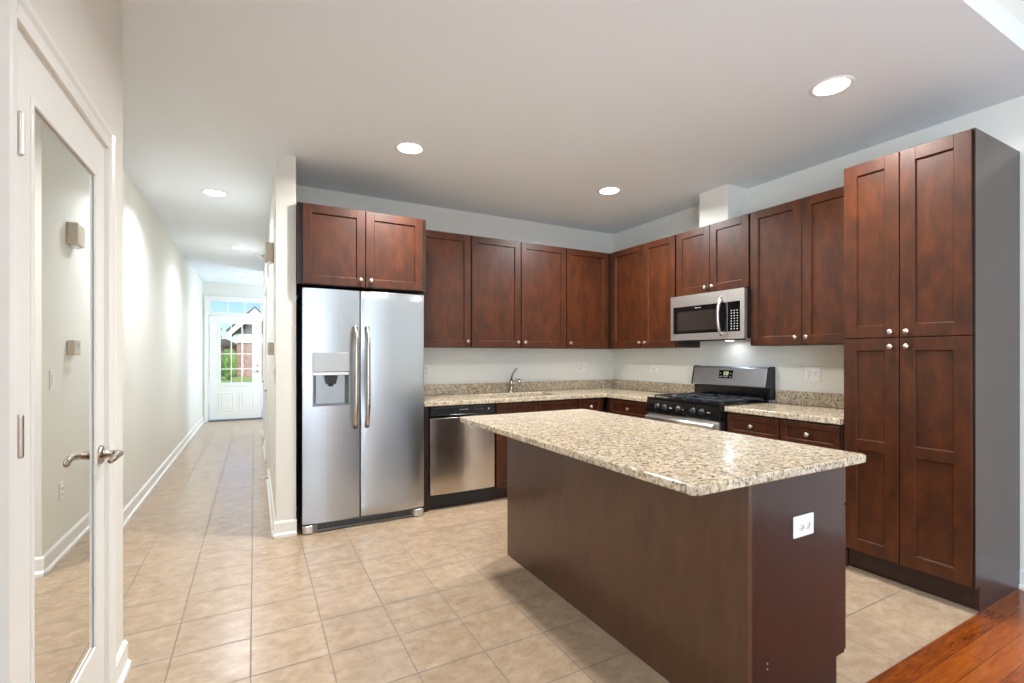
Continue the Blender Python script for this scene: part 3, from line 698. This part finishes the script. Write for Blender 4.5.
for z in (.215, .234): MB().lathe((-2.199, IY1, z), (0, -1, 0), [(0, .003), (.0008, .003)], 8).build('screw_cap', 'key_white', t)
# island top with rounded corners
def rrect(x0, x1, y0, y1, r, n=6):
    P = []
    for cx, cy, s in ((x1-r, y0+r, -PI/2), (x1-r, y1-r, 0), (x0+r, y1-r, PI/2), (x0+r, y0+r, PI)):
        for i in range(n+1): a = s+PI/2*i/n; P.append((cx+r*math.cos(a), cy+r*math.sin(a)))
    return P
o = MB().prism(rrect(-2.63, -1.672, -3.452, -1.640, .025), 2, .883, .914).build('island_countertop', 'granite', bevel=.006, seg=3, org=(-2.16, -2.55, .883))
tag(o, 'large speckled beige granite slab overhanging the kitchen island', 'countertop')

# ------------------------------------------------------------------ outlets & switches
def plate(f, a, z, w, h, kind, label, horiz=False, mat='plate_white'):
    t = thing('wall_switch' if kind == 'switch' else 'electrical_outlet', label, 'switch' if kind == 'switch' else 'outlet', f(a, 0, z))
    MB(f).box(a-w/2, a+w/2, .0005, .007, z-h/2, z+h/2).build('plate', mat, t, bevel=.003)
    if kind == 'switch':
        for k in (-1, 1): MB(f).box(a-.016, a+.016, .007, .0105, z+k*.019-.016, z+k*.019+.016).build('rocker', mat, t, bevel=.001)
    else:
        cs = ([(a+s*.02, z) for s in (-1, 1)] if horiz else [(a, z+s*.02) for s in (-1, 1)]) if kind == 'outlet' else [(a-.023, z+.02), (a-.023, z-.02), (a+.023, z)]
        for i, (ca, cz) in enumerate(cs):
            s = MB(f).lathe((ca, .007, cz), (0, 1, 0), [(0, .0165), (.002, .016), (.002, .001)], 20).build('socket' if i < 2 else 'rocker', mat, t)
            m = MB(f)
            if i < 2:
                if horiz: m.box(ca-.004, ca+.004, .009, .0096, cz+.005, cz+.0065); m.box(ca-.004, ca+.004, .009, .0096, cz-.0065, cz-.005); m.lathe((ca+.009, .009, cz), (0, 1, 0), [(0, .0028), (.0006, .0028)], 8)
                else: m.box(ca-.0065, ca-.005, .009, .0096, cz-.004, cz+.004); m.box(ca+.005, ca+.0065, .009, .0096, cz-.004, cz+.004); m.lathe((ca, .009, cz-.009), (0, 1, 0), [(0, .0028), (.0006, .0028)], 8)
                m.build('slots', 'slot_dark', s)
            else: m.bm.free()
    return t
plate(fr_S(-1.995, IY1), 0, .677, .122, .078, 'outlet', 'white outlet plate mounted sideways on the island end panel', horiz=True)
plate(fr_W(0, -2.305), 0, 1.157, .115, .115, 'combo', 'white two gang outlet plate on the wall between range and pantry cabinet')
plate(fr_W(0, -.66), 0, 1.155, .11, .075, 'outlet', 'faint white outlet plate on the right wall between corner and range', horiz=True)
plate(fr_S(-.457, 0), 0, 1.17, .115, .115, 'combo', 'white outlet plate on the back wall near the corner, above the backsplash')
plate(fr_S(-2.30, 0), 0, 1.15, .07, .115, 'outlet', 'white outlet plate on the back wall beside the refrigerator')
fh = fr_W(XP0, 0)
plate(fh, .475, 1.145, .07, .118, 'switch', 'white light switch near the end of the hall partition wall, seen in the mirrored door')
plate(fh, .31, .42, .07, .115, 'outlet', 'low white outlet on the hall partition wall above the baseboard')
# door chime and thermostat
t = thing('door_chime', 'square beige door chime box high on the hall partition wall', 'door chime', (XP0-.03, -.20, 2.12))
MB(fh).box(.05, .21, .001, .060, 2.045, 2.19).build('cover', 'beige_plastic', t, bevel=.006)
MB(fh).box(.08, .19, .015, .045, 2.03, 2.0445).build('base', 'plate_white', t, bevel=.003)
t = thing('thermostat', 'small beige thermostat box at eye level on the hall partition wall', 'thermostat', (XP0-.02, -.13, 1.35))
MB(fh).box(.075, .200, .001, .042, 1.298, 1.400).build('housing', 'beige_plastic', t, bevel=.005)
MB(fh).box(.10, .175, .042, .043, 1.345, 1.385).build('screen', 'dispenser_grey', t)
t = thing('smoke_detector', 'round white smoke detector on the hall ceiling beside the right wall', 'detector', (-3.685, 3.3, HC))
MB().lathe((-3.685, 3.3, HC), (0, 0, -1), [(0.0005, .058), (.018, .058), (.034, .05), (.042, .03), (.042, .001)], 24).build('housing', 'plate_white', t, smooth=False)

# ------------------------------------------------------------------ closet door with mirrored pane
fc = fr_E(XD, DY0)     # a: along +Y from the hinge edge
W_ = DY1-DY0
lf = -.001; gm0, gm1, gz0, gz1 = .107, W_-.100, .285, 1.925      # leaf face, glazing opening
d2 = MB(fc); d2.box(.0012, gm0, -.04, lf, .012, DZ-.0012); d2.box(gm1, W_-.0012, -.04, lf, .012, DZ-.0012); d2.box(gm0, gm1, -.04, lf, .012, gz0); d2.box(gm0, gm1, -.04, lf, gz1, DZ-.0012)
d2 = struct(d2.build('door_2', 'trim_white', org=(XD, DY0, 0)))
MB(fc).box(gm0+.001, gm1-.001, -.012, -.006, gz0+.001, gz1-.001).build('mirrored_pane', 'mirror_pane', d2, label='mirrored glass pane')
m = MB(fc)
for s0, s1 in ((gm0-.002, gm0+.016), (gm1-.016, gm1+.002)): m.box(s0, s1, -.0055, .003, gz0, gz1)
m.box(gm0+.016, gm1-.016, -.0055, .003, gz0-.002, gz0+.016); m.box(gm0+.016, gm1-.016, -.0055, .003, gz1-.016, gz1+.002); m.build('pane_moulding', 'trim_white', d2, bevel=.003, seg=3)
MB(fc).box(.0, W_, -.06, -.0405, 0, DZ).build('door_stop_rebate', 'trim_white', d2)  # white sheet added behind the whole leaf so its gaps don't go black
for z in (1.80, 1.11, .25):
    m = MB(fc); m.lathe((.022, .008, z-.045), (0, 0, 1), [(-.006, .003), (-.003, .0065), (0, .0065), (.09, .0065), (.093, .0065), (.096, .003)], 12)
    m.box(.004, .040, lf, lf+.004, z-.045, z+.045); m.build('hinge', 'nickel', d2)
hz = .945; ha = W_-.055
MB(fc).lathe((ha, lf, hz), (0, 1, 0), [(0, .033), (.006, .033), (.011, .026), (.013, .016), (.045, .0115), (.05, .0115)], 28).build('door_rose', 'bronze_nickel', d2, smooth=False)
MB(fc).tube([(ha, .034, hz), (ha-.004, .050, hz+.001), (ha-.02, .056, hz+.002), (ha-.05, .056, hz+.001), (ha-.085, .054, hz-.004), (ha-.108, .050, hz-.008)], [.012, .013, .0125, .011, .010, .008], 14).build('lever_handle', 'bronze_nickel', d2, smooth=True)
def casing(name, f, a0, a1, z1, w_=.062, th=.019, jamb=.12, org=None):
    m = MB(f)
    pr_ = lambda lo, hi: [(lo, 0), (hi, 0), (hi, th*.7), (hi-(hi-lo)*.25, th), (lo+(hi-lo)*.2, th*.75), (lo, th*.6)]
    m.prism([(a0-w_, 0.0005), (a0-w_, th), (a0-w_*.75, th), (a0-w_*.55, th*.72), (a0-.006, th*.6), (a0-.006, .0005)], 2, 0, z1+w_)
    m.prism([(a1+w_, 0.0005), (a1+w_, th), (a1+w_*.75, th), (a1+w_*.55, th*.72), (a1+.006, th*.6), (a1+.006, .0005)], 2, 0, z1+w_)
    m.prism([(.0005, z1+w_), (th, z1+w_), (th, z1+w_*.75), (th*.72, z1+w_*.55), (th*.6, z1+.006), (.0005, z1+.006)], 0, a0-.006, a1+.006)
    m.box(a0-.007, a0+.0008, -jamb, .001, 0, z1); m.box(a1-.0008, a1+.007, -jamb, .001, 0, z1); m.box(a0-.007, a1+.007, -jamb, .001, z1-.0008, z1+.007)
    return struct(m.build(name, 'trim_white'))
m_ = casing('trim_3', fc, 0.0, W_, DZ, .068, .02, .06)
# hall doors (right wall)
def hall_door(name, y0, y1, tname, handle_side):
    fh_ = fr_W(XP0, y1); w_ = y1-y0
    d = MB(fh_); st = .11
    d.box(.008, .008+st, -.06, -.025, .01, DH-.008); d.box(w_-.008-st, w_-.008, -.06, -.025, .01, DH-.008)
    for z0, z1 in ((.01, .22), (.95, 1.08), (DH-.128, DH-.008)): d.box(.008+st, w_-.008-st, -.06, -.025, z0, z1)
    d.box(.115, w_-.115, -.05, -.036, .2, DH-.12)
    d = struct(d.build(name, 'trim_white', org=(XP0, y0, 0), bevel=.002))
    a = w_-.07 if handle_side else .07
    MB(fh_).lathe((a, -.025, .93), (0, 1, 0), [(0, .03), (.006, .03), (.01, .012), (.035, .012), (.045, .024), (.055, .026), (.065, .018), (.067, .001)], 20).build('door_knob', 'nickel', d, smooth=True)
    casing(tname, fh_, 0.0, w_, DH, .062, .019, .131)
hall_door('door_3', D3[0], D3[1], 'trim_4', True); hall_door('door_4', D4[0], D4[1], 'trim_5', True)
tag(MB(fh).tube([(-.95, .014, .07), (-.95, .085, .07)], [.008, .012], 10).build('door_stop', 'nickel', org=(XP0-.05, .95, .07)), 'small spring door stop on the hall baseboard before the first doorway', 'door stop')

# ------------------------------------------------------------------ front door
fe = fr_S(EX0, YE)
W_ = EX1-EX0
TZ0 = 2.10
casing('trim_6', fe, 0.0, W_, EZ, .066, .02, .14)
gx0, gx1, gz0, gz1 = .20, .757, .73, 1.94
m = MB(fe); dd0, dd1 = -.05, -.012
m.box(.014, gx0, dd0, dd1, .03, TZ0-.012); m.box(gx1, W_-.02, dd0, dd1, .03, TZ0-.012); m.box(gx0, gx1, dd0, dd1, .03, gz0); m.box(gx0, gx1, dd0, dd1, gz1, TZ0-.012)
d1 = struct(m.build('door_1', 'trim_white', org=(EX0, YE, 0)))
m = MB(fe)
for a0, a1 in ((.165, .43), (.525, .79)):
    for q in ((a0, a0+.02, .2, .56), (a1-.02, a1, .2, .56), (a0+.02, a1-.02, .2, .22), (a0+.02, a1-.02, .54, .56)): m.box(q[0], q[1], dd1, dd1+.006, q[2], q[3])
    m.box(a0+.05, a1-.05, dd1, dd1+.005, .25, .51)
m.build('raised_panels', 'trim_white', d1, bevel=.003)
m = MB(fe)
for q in ((gx0-.03, gx0+.005, gz0-.03, gz1+.03), (gx1-.005, gx1+.03, gz0-.03, gz1+.03), (gx0+.005, gx1-.005, gz0-.03, gz0+.005), (gx0+.005, gx1-.005, gz1-.005, gz1+.03)): m.box(q[0], q[1], dd1, dd1+.012, q[2], q[3])
for k in (1, 2): a = gx0+(gx1-gx0)*k/3; m.box(a-.009, a+.009, dd1-.012, dd1-.002, gz0, gz1)
for k in (1, 2, 3): z = gz0+(gz1-gz0)*k/4; m.box(gx0, gx1, dd1-.0115, dd1-.0025, z-.009, z+.009)
m.build('glazing_grille', 'trim_white', d1)
MB(fe).box(gx0, gx1, -.035, -.030, gz0, gz1).build('glass', 'clear_glass', d1)
for z, r in ((.985, .03), (1.10, .027)):
    MB(fe).lathe((.858, dd1, z), (0, 1, 0), [(0, r), (.008, r), (.012, r*.5), (.035, r*.5), (.045, r*.85), (.06, r*.85), (.064, .001)] if z < 1 else [(0, r), (.012, r*.9), (.014, .012), (.03, .01), (.03, .001)], 20).build('door_knob' if z < 1 else 'deadbolt', 'nickel', d1, smooth=False)
for z in (.3, 1.1, 1.85): MB(fe).box(.003, .018, -.02, -.002, z-.05, z+.05).build('hinge', 'nickel', d1)
# transom
wt = MB(fe); wt.box(0, W_, -.06, -.0, TZ0-.01, TZ0+.055); wt.box(0, .035, -.06, -.0, TZ0+.055, EZ); wt.box(W_-.035, W_, -.06, 0, TZ0+.055, EZ); wt.box(.035, W_-.035, -.06, 0, EZ-.035, EZ)
for k in (1, 2): a = .035+(W_-.07)*k/3; wt.box(a-.011, a+.011, -.045, -.02, TZ0+.055, EZ-.035)
wt = struct(wt.build('window_4', 'trim_white', org=(EX0, YE, TZ0)))
MB(fe).box(.035, W_-.035, -.038, -.033, TZ0+.055, EZ-.035).build('glass', 'clear_glass', wt)
struct(MB(fe).box(0, W_, -.14, .03, 0.0005, .022).build('trim_7', 'grey_metal'))

# ------------------------------------------------------------------ outside the front door
struct(MB().box(-40, 40, 6.86, 70, -.5, -.12).build('ground', 'lawn'))
tag(MB().box(-5.6, -1.5, 6.81, 9.2, -.11, -.02).build('porch_slab', 'concrete', org=(-3.6, 8, -.11)), 'sunlit pale concrete porch slab outside the front door', 'porch')
tag(MB().box(-9, 1, 6.81, 7.25, 2.46, 2.60).build('porch_roof', 'soffit', org=(-4, 7.3, 2.46)), 'tan eave soffit seen through the transom window', 'roof')
tag(MB().box(-30, 30, 9.6, 24.5, -.12, -.10).build('driveway', 'concrete', org=(-4, 17, -.12)), 'pale sunlit concrete driveway beyond the front door', 'driveway')
t = thing('house', 'brick gabled house with cream fascia seen through the front door glass', 'house', (-1, 34, -.12))
hx0, hx1, hy0, hy1 = -4.77, 6.0, 32.0, 40.0; xm, zp = -3.72, 4.05
MB().box(hx0, hx1, hy0, hy1, -.12, 2.15).build('brick_wall', 'brick', t)
MB().box(hx0-.03, hx1, hy0-.06, hy1, 2.16, 2.75).build('frieze', 'fascia', t)
MB().prism([(-4.9, 2.76), (-2.5, 2.76), (xm, zp-.02)], 1, hy0-.02, hy1).build('gable', 'siding_dark', t)
m = MB(); th_ = .42; xl, zl = -5.3, 2.42; xr = 2*xm-xl
m.prism([(xl, zl), (xm, zp), (xm, zp+th_), (xl, zl+th_)], 1, hy0-.5, hy0-.38); m.prism([(xr, zl), (xm, zp), (xm, zp+th_), (xr, zl+th_)], 1, hy0-.5, hy0-.38)
m.build('fascia', 'fascia', t)
m = MB(); m.prism([(xl, zl+th_), (xm, zp+th_), (xm, zp+th_+.12), (xl-.1, zl+th_+.1)], 1, hy0-.5, hy1); m.prism([(xr, zl+th_), (xm, zp+th_), (xm, zp+th_+.12), (xr+.1, zl+th_+.1)], 1, hy0-.5, hy1)
m.prism([(-2.6, 2.76), (6.4, 2.76), (5, 3.9), (-2.6, 3.9)], 1, hy0+.6, hy1); m.build('roof', 'roof_shingle', t)
t = thing('house', 'low brick house behind the shrubs at the left of the door glass', 'house', (-9, 48, -.12))
MB().box(-14, -5.2, 45, 52, -.12, 2.2).build('brick_wall', 'brick', t)
MB().prism([(-14.6, 2.2), (-4.8, 2.2), (-6.2, 2.9), (-13, 2.9)], 1, 44.6, 52.4).build('roof', 'roof_shingle', t)
def blob(c, r, seed, sub=3):
    rnd = random.Random(seed); bm = bmesh.new(); bmesh.ops.create_icosphere(bm, subdivisions=sub, radius=1)
    for v in bm.verts:
        k = 1+rnd.uniform(-.16, .16); v.co = Vector((v.co.x*r[0]*k+c[0], v.co.y*r[1]*k+c[1], v.co.z*r[2]*k+c[2]))
    return bm
def plant(name, label, cat, c, r, trunk, seed):
    t = thing(name, label, cat, (c[0], c[1], -.12))
    m = MB(); m.bm.free(); m.bm = blob(c, r, seed); rnd = random.Random(seed+50)
    for k in range(5):
        o = blob((c[0]+rnd.uniform(-.6, .6)*r[0], c[1]+rnd.uniform(-.5, .5)*r[1], c[2]+rnd.uniform(-.5, .6)*r[2]), tuple(q*.5 for q in r), seed+k, 2)
        me = bpy.data.meshes.new('tmp'); o.to_mesh(me); o.free(); m.bm.from_mesh(me); bpy.data.meshes.remove(me)
    m.build('foliage', 'leaf', t)
    MB().tube([(c[0], c[1], -.12), (c[0]+.03, c[1], c[2])], [trunk, trunk*.6], 8).build('trunk', 'bark', t)
plant('tree', 'leafy green tree at the left behind the front door glass', 'tree', (-6.75, 37.0, 2.9), (.85, .9, .9), .12, 3)
plant('shrub', 'bright green shrub in front of the brick house', 'shrub', (-5.05, 28.0, .85), (.42, .45, .85), .05, 11)
plant('shrub', 'low rounded green bush on the lawn left of the taller shrub', 'shrub', (-6.25, 28.8, .7), (.5, .5, .75), .05, 21)
